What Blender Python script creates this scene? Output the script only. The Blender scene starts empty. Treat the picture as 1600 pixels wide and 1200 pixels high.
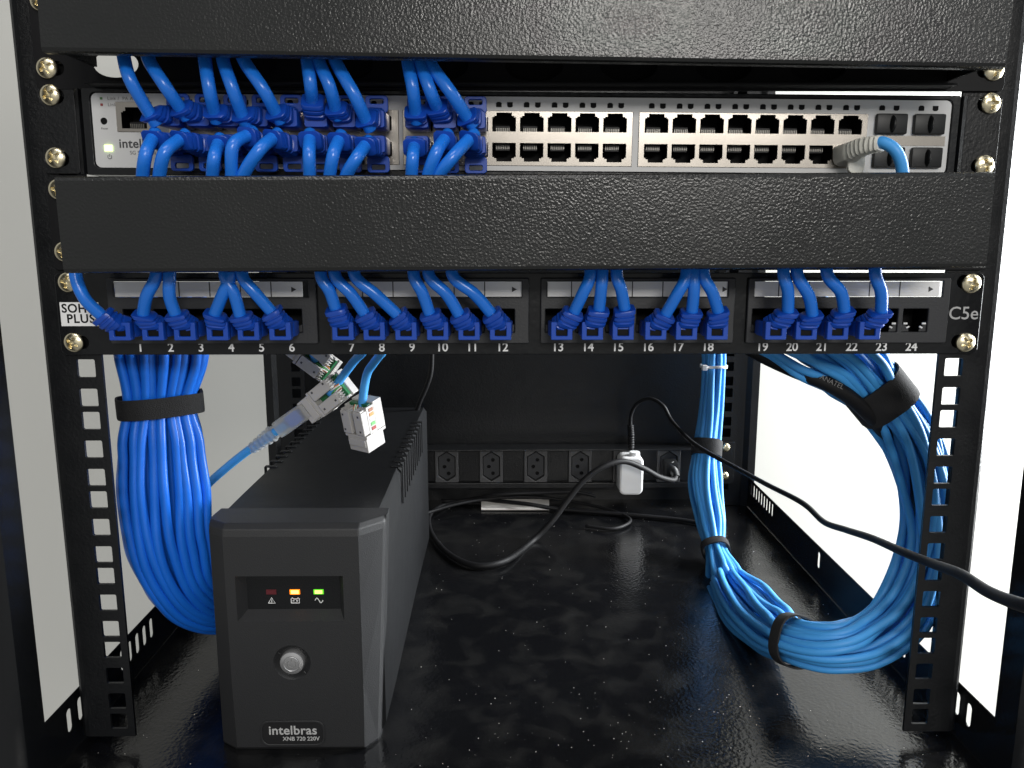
import bpy, bmesh, math, random
from mathutils import Vector, Matrix, noise
random.seed(7)
S = 0.001            # everything below is written in millimetres
C = bpy.context.scene.collection
R = math.radians
sc = bpy.context.scene

# ------------------------------------------------------------------ camera
CAM = Vector((-10.0, -430.5, 68.4)); FOC = 1270.9
cd = bpy.data.cameras.new('camera'); cam = bpy.data.objects.new('camera', cd); C.objects.link(cam)
cam.location = CAM * S; cam.rotation_euler = (R(79.83), R(-0.009), R(-0.596))
cd.sensor_width = 36; cd.lens = FOC / 1600 * 36; cd.clip_start = 0.01; cd.clip_end = 50
sc.camera = cam
CM = cam.rotation_euler.to_matrix()

# ------------------------------------------------------------------ world, lamps, exposure
w = bpy.data.worlds.new('World'); sc.world = w; w.use_nodes = True
nt = w.node_tree; bg = nt.nodes['Background']
tc = nt.nodes.new('ShaderNodeTexCoord'); sp = nt.nodes.new('ShaderNodeSeparateXYZ')
rp = nt.nodes.new('ShaderNodeValToRGB')
mr = nt.nodes.new('ShaderNodeMapRange'); mr.inputs['From Min'].default_value = -1
nt.links.new(tc.outputs['Generated'], sp.inputs[0]); nt.links.new(sp.outputs['Z'], mr.inputs['Value']); nt.links.new(mr.outputs[0], rp.inputs[0])
rp.color_ramp.elements[0].position = 0.30; rp.color_ramp.elements[0].color = (.52, .52, .51, 1)
rp.color_ramp.elements[1].position = 0.52; rp.color_ramp.elements[1].color = (.71, .72, .71, 1)
e = rp.color_ramp.elements.new(0.9); e.color = (.85, .87, .88, 1)
nt.links.new(rp.outputs[0], bg.inputs[0]); bg.inputs[1].default_value = 0.58

def area(name, loc, target, sx, sy, power, col=(1, 1, 1)):
    l = bpy.data.lights.new(name, 'AREA'); l.shape = 'RECTANGLE'; l.size = sx; l.size_y = sy
    l.energy = power; l.color = col
    o = bpy.data.objects.new(name, l); C.objects.link(o); o.location = loc
    o.rotation_euler = (Vector(target) - Vector(loc)).to_track_quat('-Z', 'Y').to_euler()
    return o
area('ceiling_lamp', (0.52, -2.3, 0.80), (0.05, 0, 0.05), 0.95, 0.32, 27, (1, .97, .92))
area('ceiling_lamp_near', (-0.15, -0.85, 1.25), (0, 0, 0), 0.9, 0.25, 5, (1, .97, .94))
area('window_light', (1.15, -0.75, 0.55), (0.1, 0.1, -0.05), 0.7, 0.9, 1.8, (.9, .96, 1))
area('added_wall_lamp', (1.25, 0.42, 0.25), (0.62, 0.62, -0.1), 0.5, 1.2, 90, (.95, .98, 1))  # added unseen lamp that brightens the right part of the wall to white
sc.view_settings.view_transform = 'Standard'; sc.view_settings.look = 'None'
sc.view_settings.gamma = 1; sc.view_settings.exposure = 0.0

# ------------------------------------------------------------------ measuring helpers
def ray(px, py):
    return CM @ Vector(((px - 800) / FOC, (600 - py) / FOC, -1))
def at(px, py, Y):
    d = ray(px, py); return CAM + d * ((Y - CAM.y) / d.y)
def atz(px, py, z):
    d = ray(px, py); return CAM + d * ((z - CAM.z) / d.z)

# ------------------------------------------------------------------ materials
def mat(name, col, rough=.5, metal=0, bump=0, bscale=500, rvar=0, trans=0, emit=None, estr=0,
        spec=.5, bdet=2, coat=0, alpha=1, cvar=0, cscale=60):
    m = bpy.data.materials.new(name); m.use_nodes = True
    n = m.node_tree.nodes; L = m.node_tree.links; b = n['Principled BSDF']
    b.inputs['Base Color'].default_value = (*col, 1); b.inputs['Roughness'].default_value = rough
    b.inputs['Metallic'].default_value = metal; b.inputs['Specular IOR Level'].default_value = spec
    if trans: b.inputs['Transmission Weight'].default_value = trans
    if coat: b.inputs['Coat Weight'].default_value = coat; b.inputs['Coat Roughness'].default_value = .15
    if alpha < 1: b.inputs['Alpha'].default_value = alpha
    if emit: b.inputs['Emission Color'].default_value = (*emit, 1); b.inputs['Emission Strength'].default_value = estr
    t = n.new('ShaderNodeTexCoord')
    if bump:
        x = n.new('ShaderNodeTexNoise'); x.inputs['Scale'].default_value = bscale; x.inputs['Detail'].default_value = bdet
        u = n.new('ShaderNodeBump'); u.inputs['Strength'].default_value = bump; u.inputs['Distance'].default_value = .0006
        L.new(t.outputs['Object'], x.inputs['Vector']); L.new(x.outputs['Fac'], u.inputs['Height'])
        L.new(u.outputs['Normal'], b.inputs['Normal'])
    if rvar or cvar:
        x = n.new('ShaderNodeTexNoise'); x.inputs['Scale'].default_value = cscale; x.inputs['Detail'].default_value = 5
        L.new(t.outputs['Object'], x.inputs['Vector'])
        if rvar:
            q = n.new('ShaderNodeMapRange'); q.inputs['From Min'].default_value = .3; q.inputs['From Max'].default_value = .7
            q.inputs['To Min'].default_value = max(0, rough - rvar); q.inputs['To Max'].default_value = min(1, rough + rvar)
            L.new(x.outputs['Fac'], q.inputs['Value']); L.new(q.outputs[0], b.inputs['Roughness'])
        if cvar:
            mx = n.new('ShaderNodeMix'); mx.data_type = 'RGBA'
            mx.inputs[6].default_value = (*[c * (1 - cvar) for c in col], 1); mx.inputs[7].default_value = (*[min(1, c * (1 + cvar)) for c in col], 1)
            L.new(x.outputs['Fac'], mx.inputs[0]); L.new(mx.outputs[2], b.inputs['Base Color'])
    return m

M = {}
M['paint'] = mat('black_powder_coat', (.006, .0065, .0075), .38, spec=.36, bump=.32, bscale=620, rvar=.06)
M['peel'] = mat('black_orange_peel_paint', (.010, .0105, .0105), .25, bump=.38, bscale=820, bdet=1.2, rvar=.05, cscale=18, spec=.45)
M['gloss'] = mat('black_gloss_paint', (.006, .0065, .0075), .26, spec=.36, bump=.25, bscale=300)
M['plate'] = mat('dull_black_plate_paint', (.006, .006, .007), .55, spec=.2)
M['black'] = mat('black_plastic', (.006, .0065, .007), .45, spec=.35, rvar=.05)
M['module'] = mat('dark_module_plastic', (.022, .023, .026), .5, bump=.15, bscale=900)
M['socket'] = mat('socket_plate_plastic', (.05, .05, .052), .4)
M['void'] = mat('deep_black_plastic_and_shade', (.003, .003, .0035), .6, spec=.15)
M['ups'] = mat('charcoal_ups_plastic', (.019, .0195, .021), .48, spec=.42, bump=.22, bscale=1800, rvar=.02)
M['ups_body'] = mat('charcoal_ups_case', (.0055, .006, .007), .46, spec=.28, bump=.22, bscale=1500, rvar=.02)
M['rubber'] = mat('black_cord_rubber', (.008, .008, .009), .55, spec=.22, bump=.12, bscale=700)
M['velcro'] = mat('black_hook_strap', (.010, .010, .011), .85, bump=.8, bscale=2200)
M['patch'] = mat('royal_blue_jacket', (.012, .165, .68), .27, cvar=.12, cscale=90, rvar=.05)
M['boot'] = mat('royal_blue_boot', (.006, .060, .40), .34, rvar=.06)
M['drop'] = mat('deep_blue_jacket', (.010, .150, .72), .33, cvar=.14, cscale=50, rvar=.05)
M['sky'] = mat('light_blue_jacket', (.055, .31, .72), .46, spec=.4, cvar=.10, cscale=50, rvar=.05)
M['silver'] = mat('silver_face_paint', (.60, .60, .60), .42, rvar=.04)
M['nickel'] = mat('nickel_port_shield', (.37, .34, .305), .24, metal=1, rvar=.02, cscale=40)
M['zinc'] = mat('yellow_zinc', (.76, .68, .48), .28, metal=1, rvar=.09, cscale=220, cvar=.2)
M['label'] = mat('grey_white_label_card', (.90, .90, .90), .35, cvar=.12, cscale=25)
M['white_ink'] = mat('white_print', (.82, .82, .82), .5)
M['dark_ink'] = mat('dark_print', (.045, .045, .05), .6)
M['mid_ink'] = mat('grey_print', (.17, .17, .17), .6)
M['red_ink'] = mat('red_print', (.3, .04, .04), .6)
M['green_ink'] = mat('green_print', (.08, .2, .07), .6)
M['jack'] = mat('white_jack_plastic', (.45, .435, .42), .5, rvar=.05)
M['white'] = mat('white_plastic', (.80, .80, .80), .33)
M['pcb'] = mat('green_circuit_board', (.01, .12, .04), .4)
M['clear'] = mat('clear_grey_boot', (.62, .62, .60), .3, trans=.55, alpha=.62)
M['clear_ribs'] = mat('milky_grey_boot', (.78, .77, .70), .38, trans=.15)
M['pins'] = mat('contact_pins', (.25, .24, .22), .35, metal=.6)
M['tongue'] = mat('port_tongue', (.009, .009, .010), .5, spec=.3)
M['paper'] = mat('white_paper', (.75, .72, .68), .7)
M['led_off'] = mat('unlit_indicator', (.012, .012, .012), .25)
M['led_red'] = mat('dim_red_lamp', (.10, .01, .015), .3)
M['led_orange'] = mat('lit_orange_lamp', (1, .5, .1), .4, emit=(1, .42, .06), estr=6)
M['led_orange_edge'] = mat('orange_lamp_edge', (1, .3, .02), .4, emit=(1, .22, .0), estr=1.2)
M['led_green'] = mat('lit_green_lamp', (.5, 1, .1), .4, emit=(.45, 1, .10), estr=3.2)
M['led_green_edge'] = mat('green_lamp_edge', (.1, .5, .02), .4, emit=(.08, .55, .01), estr=.8)
M['led_yellow'] = mat('lit_yellow_green_lamp', (.7, 1, .3), .4, emit=(.72, 1, .34), estr=2.4)
M['button'] = mat('brushed_silver_button', (.55, .55, .56), .36, metal=.85)
M['badge'] = mat('badge_black', (.012, .012, .013), .4)
M['badge_ink'] = mat('silver_badge_print', (.42, .42, .42), .45)
M['orange'] = mat('orange_wire', (.6, .22, .05), .5)
M['green'] = mat('green_wire', (.10, .38, .10), .5)
M['brown'] = mat('brown_wire', (.25, .09, .04), .5)
M['wall'] = mat('off_white_wall', (.49, .485, .455), .9, bump=.1, bscale=60, cvar=.02, cscale=2)

# the tray floor: scuffed glossy enamel with dust lying on it
def tray_material():
    m = bpy.data.materials.new('dusty_black_tray_paint'); m.use_nodes = True
    n = m.node_tree.nodes; L = m.node_tree.links; b = n['Principled BSDF']
    t = n.new('ShaderNodeTexCoord')
    def noi(scale, det=5, dist=0):
        x = n.new('ShaderNodeTexNoise'); x.inputs['Scale'].default_value = scale; x.inputs['Detail'].default_value = det
        x.inputs['Distortion'].default_value = dist; L.new(t.outputs['Object'], x.inputs['Vector']); return x
    def ramp(src, a, bb, c0, c1):
        r = n.new('ShaderNodeMapRange'); r.inputs['From Min'].default_value = a; r.inputs['From Max'].default_value = bb
        r.inputs['To Min'].default_value = c0; r.inputs['To Max'].default_value = c1
        L.new(src, r.inputs['Value']); return r
    smudge = ramp(noi(38, 12, .5).outputs['Fac'], .46, .70, 0, 1)
    L.new(ramp(smudge.outputs[0], 0, 1, .17, .27).outputs[0], b.inputs['Roughness'])
    grains = n.new('ShaderNodeTexVoronoi'); grains.inputs['Scale'].default_value = 430; L.new(t.outputs['Object'], grains.inputs['Vector'])
    g = ramp(grains.outputs['Distance'], .05, .13, 1, 0)
    pick = n.new('ShaderNodeSeparateXYZ'); L.new(grains.outputs['Color'], pick.inputs[0])
    p = ramp(pick.outputs[0], .86, .90, 0, 1)
    mul = n.new('ShaderNodeMath'); mul.operation = 'MULTIPLY'; L.new(g.outputs[0], mul.inputs[0]); L.new(p.outputs[0], mul.inputs[1])
    patchy = ramp(noi(22, 4).outputs['Fac'], .45, .6, 0, .9)
    mul2 = n.new('ShaderNodeMath'); mul2.operation = 'MULTIPLY'; L.new(mul.outputs[0], mul2.inputs[0]); L.new(patchy.outputs[0], mul2.inputs[1])
    film = n.new('ShaderNodeMix'); film.data_type = 'RGBA'
    film.inputs[6].default_value = (.004, .0042, .005, 1); film.inputs[7].default_value = (.011, .011, .011, 1); b.inputs['Specular IOR Level'].default_value = .42
    L.new(smudge.outputs[0], film.inputs[0])
    mx = n.new('ShaderNodeMix'); mx.data_type = 'RGBA'; mx.inputs[7].default_value = (.16, .16, .155, 1)
    L.new(film.outputs[2], mx.inputs[6]); L.new(mul2.outputs[0], mx.inputs[0]); L.new(mx.outputs[2], b.inputs['Base Color'])
    u = n.new('ShaderNodeBump'); u.inputs['Strength'].default_value = .42; u.inputs['Distance'].default_value = .0005
    L.new(noi(420, 1.5).outputs['Fac'], u.inputs['Height']); L.new(u.outputs['Normal'], b.inputs['Normal'])
    return m
M['tray'] = tray_material()

# ------------------------------------------------------------------ object helpers
WL = {}
def put(name, bm, m, parent=None, smooth=False, origin=None):
    """links a bmesh given in world millimetres as one object, origin at its base"""
    bmesh.ops.recalc_face_normals(bm, faces=bm.faces)
    xs = [v.co for v in bm.verts]
    if origin is None:
        lo = Vector((min(c[i] for c in xs) for i in range(3))); hi = Vector((max(c[i] for c in xs) for i in range(3)))
        origin = Vector(((lo.x + hi.x) / 2, (lo.y + hi.y) / 2, lo.z))
    origin = Vector(origin)
    for v in bm.verts: v.co = (v.co - origin) * S
    me = bpy.data.meshes.new(name); bm.to_mesh(me); bm.free()
    for mm in (m if isinstance(m, (list, tuple)) else [m]): me.materials.append(mm)
    if smooth:
        for p in me.polygons: p.use_smooth = True
        if smooth != 'all': me.set_sharp_from_angle(angle=R(38))
    o = bpy.data.objects.new(name, me); C.objects.link(o)
    WL[o.name] = origin
    if parent:
        o.parent = parent; o.location = (origin - WL[parent.name]) * S
    else: o.location = origin * S
    return o
def tag(o, label=None, cat=None, group=None, kind=None):
    if label: o['label'] = label
    if cat: o['category'] = cat
    if group: o['group'] = group
    if kind: o['kind'] = kind
    return o
def thing(name, loc, label, cat, group=None):
    o = bpy.data.objects.new(name, None); C.objects.link(o); o.location = Vector(loc) * S; o.empty_display_size = .02
    WL[o.name] = Vector(loc); return tag(o, label, cat, group)

def box(bm, x0, x1, y0, y1, z0, z1, bev=0, mtx=None, mi=0):
    vs = [bm.verts.new((x, y, z)) for x in (x0, x1) for y in (y0, y1) for z in (z0, z1)]
    fs = [bm.faces.new([vs[i] for i in f]) for f in ((0, 1, 3, 2), (4, 6, 7, 5), (0, 4, 5, 1), (2, 3, 7, 6), (0, 2, 6, 4), (1, 5, 7, 3))]
    for f in fs: f.material_index = mi
    if bev:
        es = list({e for f in fs for e in f.edges})
        r = bmesh.ops.bevel(bm, geom=es, offset=bev, segments=2, affect='EDGES', profile=.6)
        vs = list({v for f in r['faces'] for v in f.verts} | {v for v in vs if v.is_valid})
        for f in r['faces']: f.material_index = mi
    if mtx is not None:
        for v in vs: v.co = mtx @ v.co
    return vs

def rr(x0, z0, x1, z1, r=0, n=4):
    if r <= 0: return [(x0, z0), (x1, z0), (x1, z1), (x0, z1)]
    p = []
    for cx, cz, a in ((x1 - r, z0 + r, -90), (x1 - r, z1 - r, 0), (x0 + r, z1 - r, 90), (x0 + r, z0 + r, 180)):
        for k in range(n + 1):
            t = R(a + 90 * k / n); p.append((cx + r * math.cos(t), cz + r * math.sin(t)))
    return p
def ell(cx, cz, a, b, n=28):
    return [(cx + a * math.cos(2 * PI * k / n), cz + b * math.sin(2 * PI * k / n)) for k in range(n)]
PI = math.pi
FRONT = Matrix(((1, 0, 0, 0), (0, 0, -1, 0), (0, 1, 0, 0), (0, 0, 0, 1)))        # sheet in X-Z, facing -Y
SIDE = Matrix(((0, 0, 1, 0), (1, 0, 0, 0), (0, 1, 0, 0), (0, 0, 0, 1)))          # sheet in Y-Z
FLAT = Matrix.Identity(4)
def from_curve(cu, bm, mtx, mi=0):
    ob = bpy.data.objects.new('tmp', cu); C.objects.link(ob)
    dg = bpy.context.evaluated_depsgraph_get()
    me = bpy.data.meshes.new_from_object(ob.evaluated_get(dg))
    n0 = len(bm.verts); f0 = len(bm.faces)
    bm.from_mesh(me); bm.verts.ensure_lookup_table(); bm.faces.ensure_lookup_table()
    for v in bm.verts[n0:]: v.co = mtx @ v.co
    for f in bm.faces[f0:]: f.material_index = mi
    bpy.data.objects.remove(ob); bpy.data.meshes.remove(me); bpy.data.curves.remove(cu)
def shoelace(p): return abs(sum(p[k][0] * p[(k + 1) % len(p)][1] - p[(k + 1) % len(p)][0] * p[k][1] for k in range(len(p)))) / 2
def sheet(bm, outer, holes, d0, d1, mtx=FRONT, bev=0, mi=0):
    want = 2 * (shoelace(outer) - sum(shoelace(h) for h in holes)); ax = mtx.col[2].to_3d()
    for bb in ((bev, bev * .7, 0) if bev else (0,)):      # the curve filler can fail on some bevels: check the filled area
        t = bmesh.new(); sheet_raw(t, outer, holes, d0, d1, mtx, bb, mi); t.normal_update()
        got = sum(f.calc_area() for f in t.faces if abs(f.normal.dot(ax)) > .9)
        if got > want * (.97 if not bb else .80): break
    else: print('SHEET SHORT', got, want)
    me = bpy.data.meshes.new('t'); t.to_mesh(me); t.free(); f0 = len(bm.faces); bm.from_mesh(me); bm.faces.ensure_lookup_table()
    for f in bm.faces[f0:]: f.material_index = mi
    bpy.data.meshes.remove(me)
def sheet_raw(bm, outer, holes, d0, d1, mtx=FRONT, bev=0, mi=0):
    """a plate with holes; d0..d1 is its extent along the sheet's normal axis (world Y for FRONT, X for SIDE, Z for FLAT)"""
    cu = bpy.data.curves.new('t', 'CURVE'); cu.dimensions = '2D'; cu.fill_mode = 'BOTH'
    for pts in [outer] + list(holes):
        s = cu.splines.new('POLY'); s.points.add(len(pts) - 1); s.use_cyclic_u = True
        for k, p in enumerate(pts): s.points[k].co = (p[0], p[1], 0, 1)
    th = abs(d1 - d0) / 2; cu.extrude = max(th - bev, .0001); cu.bevel_depth = bev; cu.bevel_resolution = 1
    if bev: cu.offset = -bev
    mid = (d0 + d1) / 2
    off = Vector((0, mid, 0)) if mtx is FRONT else Vector((mid, 0, 0)) if mtx is SIDE else Vector((0, 0, mid))
    from_curve(cu, bm, Matrix.Translation(off) @ mtx, mi)
def lettering(name, s, size, x, y, z, m, parent, align='CENTER', bold=0, depth=.12, mtx=None, sx=1, spacing=1):
    cu = bpy.data.curves.new('t', 'FONT'); cu.body = s; cu.size = size; cu.align_x = align; cu.align_y = 'CENTER'
    cu.extrude = depth / 2; cu.offset = bold; cu.space_character = spacing; cu.resolution_u = 4
    bm = bmesh.new()
    if mtx is None: mtx = Matrix.Translation((x, y, z)) @ FRONT @ Matrix.Diagonal((sx, 1, 1, 1))
    from_curve(cu, bm, mtx)
    return put(name, bm, m, parent)

def catmull(P, n=10):
    P = [Vector(p) for p in P]; Q = [P[0] * 2 - P[1]] + P + [P[-1] * 2 - P[-2]]; out = []
    for i in range(1, len(Q) - 2):
        a, b, c, d = Q[i - 1:i + 3]
        for k in range(n):
            t = k / n
            out.append(.5 * ((2 * b) + (c - a) * t + (2 * a - 5 * b + 4 * c - d) * t * t + (3 * b - a - 3 * c + d) * t ** 3))
    out.append(P[-1]); return out
def frames(P):
    T = []
    for i in range(len(P)):
        d = P[min(i + 1, len(P) - 1)] - P[max(i - 1, 0)]; T.append(d.normalized())
    u = T[0].cross(Vector((0, 1, 0)))
    if u.length < .2: u = T[0].cross(Vector((1, 0, 0)))
    u.normalize(); U = [u]
    for i in range(1, len(P)):
        u = U[-1] - T[i] * U[-1].dot(T[i]); u.normalize(); U.append(u)
    return T, U
def tube(bm, P, r, seg=12, mi=0, cap=True):
    P = [Vector(p) for p in P]; T, U = frames(P); rings = []
    for i, p in enumerate(P):
        v = T[i].cross(U[i]); q = r(i / (len(P) - 1)) if callable(r) else r
        rings.append([bm.verts.new(p + (U[i] * math.cos(2 * PI * k / seg) + v * math.sin(2 * PI * k / seg)) * q) for k in range(seg)])
    for a, b in zip(rings, rings[1:]):
        for k in range(seg):
            f = bm.faces.new((a[k], a[(k + 1) % seg], b[(k + 1) % seg], b[k])); f.material_index = mi
    if cap:
        for q in (rings[0], rings[-1]):
            f = bm.faces.new(q); f.material_index = mi
def lathe(bm, prof, cen, axis=Vector((0, -1, 0)), seg=32, mi=0, cap=True):
    """prof: (radius, distance along axis)"""
    axis = Vector(axis).normalized(); u = axis.orthogonal().normalized(); v = axis.cross(u); rings = []
    for r, h in prof:
        rings.append([bm.verts.new(Vector(cen) + axis * h + (u * math.cos(2 * PI * k / seg) + v * math.sin(2 * PI * k / seg)) * r) for k in range(seg)])
    for a, b in zip(rings, rings[1:]):
        for k in range(seg):
            f = bm.faces.new((a[k], a[(k + 1) % seg], b[(k + 1) % seg], b[k])); f.material_index = mi
    if not cap: return
    bm.faces.new(rings[0]).material_index = mi; bm.faces.new(rings[-1]).material_index = mi
def loft(bm, secs, mi=0, cap=True):
    rings = [[bm.verts.new(p) for p in s] for s in secs]; n = len(rings[0])
    for a, b in zip(rings, rings[1:]):
        for k in range(n):
            f = bm.faces.new((a[k], a[(k + 1) % n], b[(k + 1) % n], b[k])); f.material_index = mi
    if cap:
        bm.faces.new(rings[0]).material_index = mi; bm.faces.new(rings[-1]).material_index = mi

# ------------------------------------------------------------------ setting: the wall behind
b = bmesh.new(); box(b, -3000, 3000, 640, 700, -1500, 2000)
wall = put('wall', b, M['wall']); tag(wall, 'plain off-white room wall behind the open rack', 'wall', kind='structure')

# ------------------------------------------------------------------ the rack cabinet
FZ = -223
rack = thing('rack_cabinet', (0, 200, FZ - 4), 'black open-sided steel rack cabinet holding all the network gear', 'rack')
b = bmesh.new(); sheet(b, rr(-258, -120, 258, 452), [], FZ - 3, FZ, FLAT); put('floor_tray', b, M['tray'], rack)
slots = [(-4, -207), (7, -204)]
def side_rail(sx):
    b = bmesh.new(); hs = []
    for y in (-4, 8): hs.append(rr(y - 2.6, -210, y + 2.6, -196, 2.5))
    for k in range(5): y = 62 + 11 * k; hs.append(rr(y - 2.6, -209, y + 2.6, -195, 2.5))
    hs.append(rr(221, -209, 226, -195, 2.4))
    for k in range(9): y = 346 + 8.6 * k; hs.append(rr(y - 2.0, -206, y + 2.0, -193, 1.9))
    x = 258.5 * sx
    sheet(b, rr(-28, FZ - 1, 452, -190), hs, x, x + .6 * sx, SIDE)
    return put('side_rail', b, M['gloss'], rack)
side_rail(1); side_rail(-1)
b = bmesh.new(); sheet(b, rr(-262, FZ - 1, 262, 330), [rr(228, -200, 243, -198)], 452.5, 454)
put('back_panel', b, M['paint'], rack)
for s in (-1, 1):
    b = bmesh.new()   # front corner post with a folded lip
    pl = [(258 * s, -28), (258 * s, -46), (262 * s, -49), (276 * s, -49), (279 * s, -46), (290 * s, -46), (320 * s, -46), (320 * s, -28)]
    loft(b, [[(x, y, z) for x, y in pl] for z in (FZ - 6, 340)])
    put('corner_post', b, M['gloss'], rack, smooth=True)
    b = bmesh.new(); pl = [(251 * s, 431), (251 * s, 452), (265 * s, 452), (265 * s, 427), (257 * s, 427)]
    loft(b, [[(x, y, z) for x, y in pl] for z in (FZ, 330)])
    put('corner_post', b, M['paint'], rack)
b = bmesh.new(); box(b, -320, 320, -49, 454, 340, 343); put('roof_panel', b, M['paint'], rack)
b = bmesh.new(); box(b, -257.5, 257.5, -48, -46.5, FZ - 30, FZ - 3.2); put('front_sill', b, M['paint'], rack)

HZ = [0, -15.875, -28.575]
def mount_rail(s, y, z0, zlow, zhigh, back):
    b = bmesh.new(); hs = []
    for u in range(-8, 10):
        for h in HZ:
            z = z0 + h + 44.45 * u
            if zlow + 8 < z < zhigh - 8: hs.append(rr(232.5 * s - 4.85, z - 4.85, 232.5 * s + 4.85, z + 4.85, .9))
    a, c = sorted((223.8 * s, 250 * s))
    sheet(b, rr(a, zlow, c, zhigh), hs, y, y + 1.8)
    # bend and outer flange
    pts = [(250 * s, y), (252.6 * s, y + .6), (254.6 * s, y + 2.2), (255.8 * s, y + 5), (256 * s, y + 8), (256 * s, back), (254.3 * s, back), (254.3 * s, y + 8), (253 * s, y + 4), (250 * s, y + 1.8)]
    loft(b, [[(px, py, z) for px, py in pts] for z in (zlow, zhigh)])
    return put('mounting_rail', b, M['paint'], rack)
for s in (-1, 1):
    mount_rail(s, 0, 0, -216, 330, 34)
    mount_rail(s, 430, -67.3 - 0, FZ + .5, 325, 445)
# ------------------------------------------------------------------ screws
def screw_mesh():
    bm = bmesh.new(); N = 44; rad = 5.0; g = {}
    for i in range(N + 1):
        for j in range(N + 1):
            u = (i / N * 2 - 1); v = (j / N * 2 - 1)
            x = u * math.sqrt(1 - v * v / 2) * rad; z = v * math.sqrt(1 - u * u / 2) * rad
            r = math.hypot(x, z) / rad; h = 2.5 * math.sqrt(max(0, 1 - (r * .93) ** 2)) + .1
            cr = (abs(x) < .8 and abs(z) < 3.0) or (abs(z) < .8 and abs(x) < 3.0) or (abs(x) + abs(z) < 1.9)
            if cr: h -= 1.9 * (1 - .25 * r)
            g[i, j] = bm.verts.new((x, -h, z))
    for i in range(N):
        for j in range(N): bm.faces.new((g[i, j], g[i + 1, j], g[i + 1, j + 1], g[i, j + 1]))
    rim = [g[i, 0] for i in range(N)] + [g[N, j] for j in range(N)] + [g[N - i, N] for i in range(N)] + [g[0, N - j] for j in range(N)]
    low = [bm.verts.new((v.co.x, .3, v.co.z)) for v in rim]
    for k in range(len(rim)): bm.faces.new((rim[k], rim[(k + 1) % len(rim)], low[(k + 1) % len(rim)], low[k]))
    bmesh.ops.recalc_face_normals(bm, faces=bm.faces)
    for v in bm.verts: v.co *= S
    me = bpy.data.meshes.new('screw'); bm.to_mesh(me); bm.free(); me.materials.append(M['zinc'])
    for p in me.polygons: p.use_smooth = True
    me.set_sharp_from_angle(angle=R(35)); return me
SCREW = screw_mesh()
def screw(x, y, z, parent, rot=0, sc_=1):
    bm = bmesh.new(); xc = 232.5 if x > 0 else -232.5; k = round((z) / 44.45)
    hz = min((h + 44.45 * u for u in range(-8, 9) for h in HZ), key=lambda q: abs(q - z))
    yy = y + (4.6 if y > 100 else 4.5); box(bm, xc - 6, xc + 6, max(yy, 2.0) if y < 100 else 432.2, (max(yy, 2.0) if y < 100 else 432.2) + 5, hz - 6.5, hz + 6.5, .4)
    put('cage_nut', bm, M['void'], parent)
    o = bpy.data.objects.new('screw', SCREW); C.objects.link(o); o.parent = parent
    o.location = (Vector((x, y, z)) - WL[parent.name]) * S; o.rotation_euler = (R(random.uniform(-4, 4)), R(rot), 0); o.scale = (sc_,) * 3
    return o

# ------------------------------------------------------------------ cable organisers
def organiser(z0, label, cz, ctilt, cover_h, top_s, bot_s):
    t = thing('cable_organizer', (0, -2, z0), label, 'cable organizer')
    b = bmesh.new(); hs = [ell(148.4 - 47.6 * k, z0 + 12.5, 14.5, 8) for k in range(7)] + [ell(-203, z0 + 12.5, 11.5, 6.5)] + [ell(148.4 - 47.6 * k, z0 + 34, 14.5, 6) for k in range(8)]
    for s in (-1, 1):
        for q in (top_s, bot_s): hs.append(rr(235 * s - 6.5, q - 3.4, 235 * s + 6.5, q + 3.4, 3.3))
    sheet(b, rr(-243, z0 + .3, 243, z0 + 43.7, 2.5), hs, -2.2, -.4, bev=.3)
    put('back_plate', b, M['plate'], t)
    b = bmesh.new(); box(b, -195, 224, 9, 10, z0 + 4.5, z0 + 43); put('hole_shade_sheet', b, M['plate'], t)  # added dark sheet, stands in for the shade behind the oval holes
    b = bmesh.new()       # folded lower and upper ledges the cover clips on
    for zz in (z0 + 1.2, z0 + 41.6):
        box(b, -214, 214, -13, -2.3, zz, zz + 1.2, .3)
    put('ledge', b, M['plate'], t)
    b = bmesh.new()
    zc0, zc1 = cz; r = 2.0
    prof = [(-44, zc0), (-48, zc0), (-49.4, zc0 + .6), (-50, zc0 + 2), (-50, zc1 - 2), (-49.4, zc1 - .6), (-48, zc1), (-12, zc1), (-12, zc1 - 1.4), (-47.6, zc1 - 1.4), (-48.4, zc1 - 2.6),
            (-48.4, zc0 + 2.6), (-47.6, zc0 + 1.4), (-44, zc0 + 1.4)]
    loft(b, [[(x, y, z) for y, z in prof] for x in (-213, 215)])
    for x in (-213, 215):
        s = -1 if x < 0 else 1
        box(b, min(x, x - 1.4 * s), max(x, x - 1.4 * s), -47.9, -2.4, zc0 + 3, zc1 - 1.6)
    c = put('cover', b, M['peel'], t, origin=(1, -50, (zc0 + zc1) / 2)); c.rotation_euler = (0, R(ctilt), 0)
    for s, q in ((-1, top_s), (-1, bot_s), (1, top_s), (1, bot_s)):
        screw(236.5 * s, -2.4, q, t, random.uniform(0, 90))
    return t
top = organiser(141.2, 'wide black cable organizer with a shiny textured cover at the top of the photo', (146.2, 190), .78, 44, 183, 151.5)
mid = organiser(51.6, 'wide black cable organizer between the silver switch and the numbered patch panel', (53.6, 97.1), -.33, 43, 92.8, 61.5)

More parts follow.
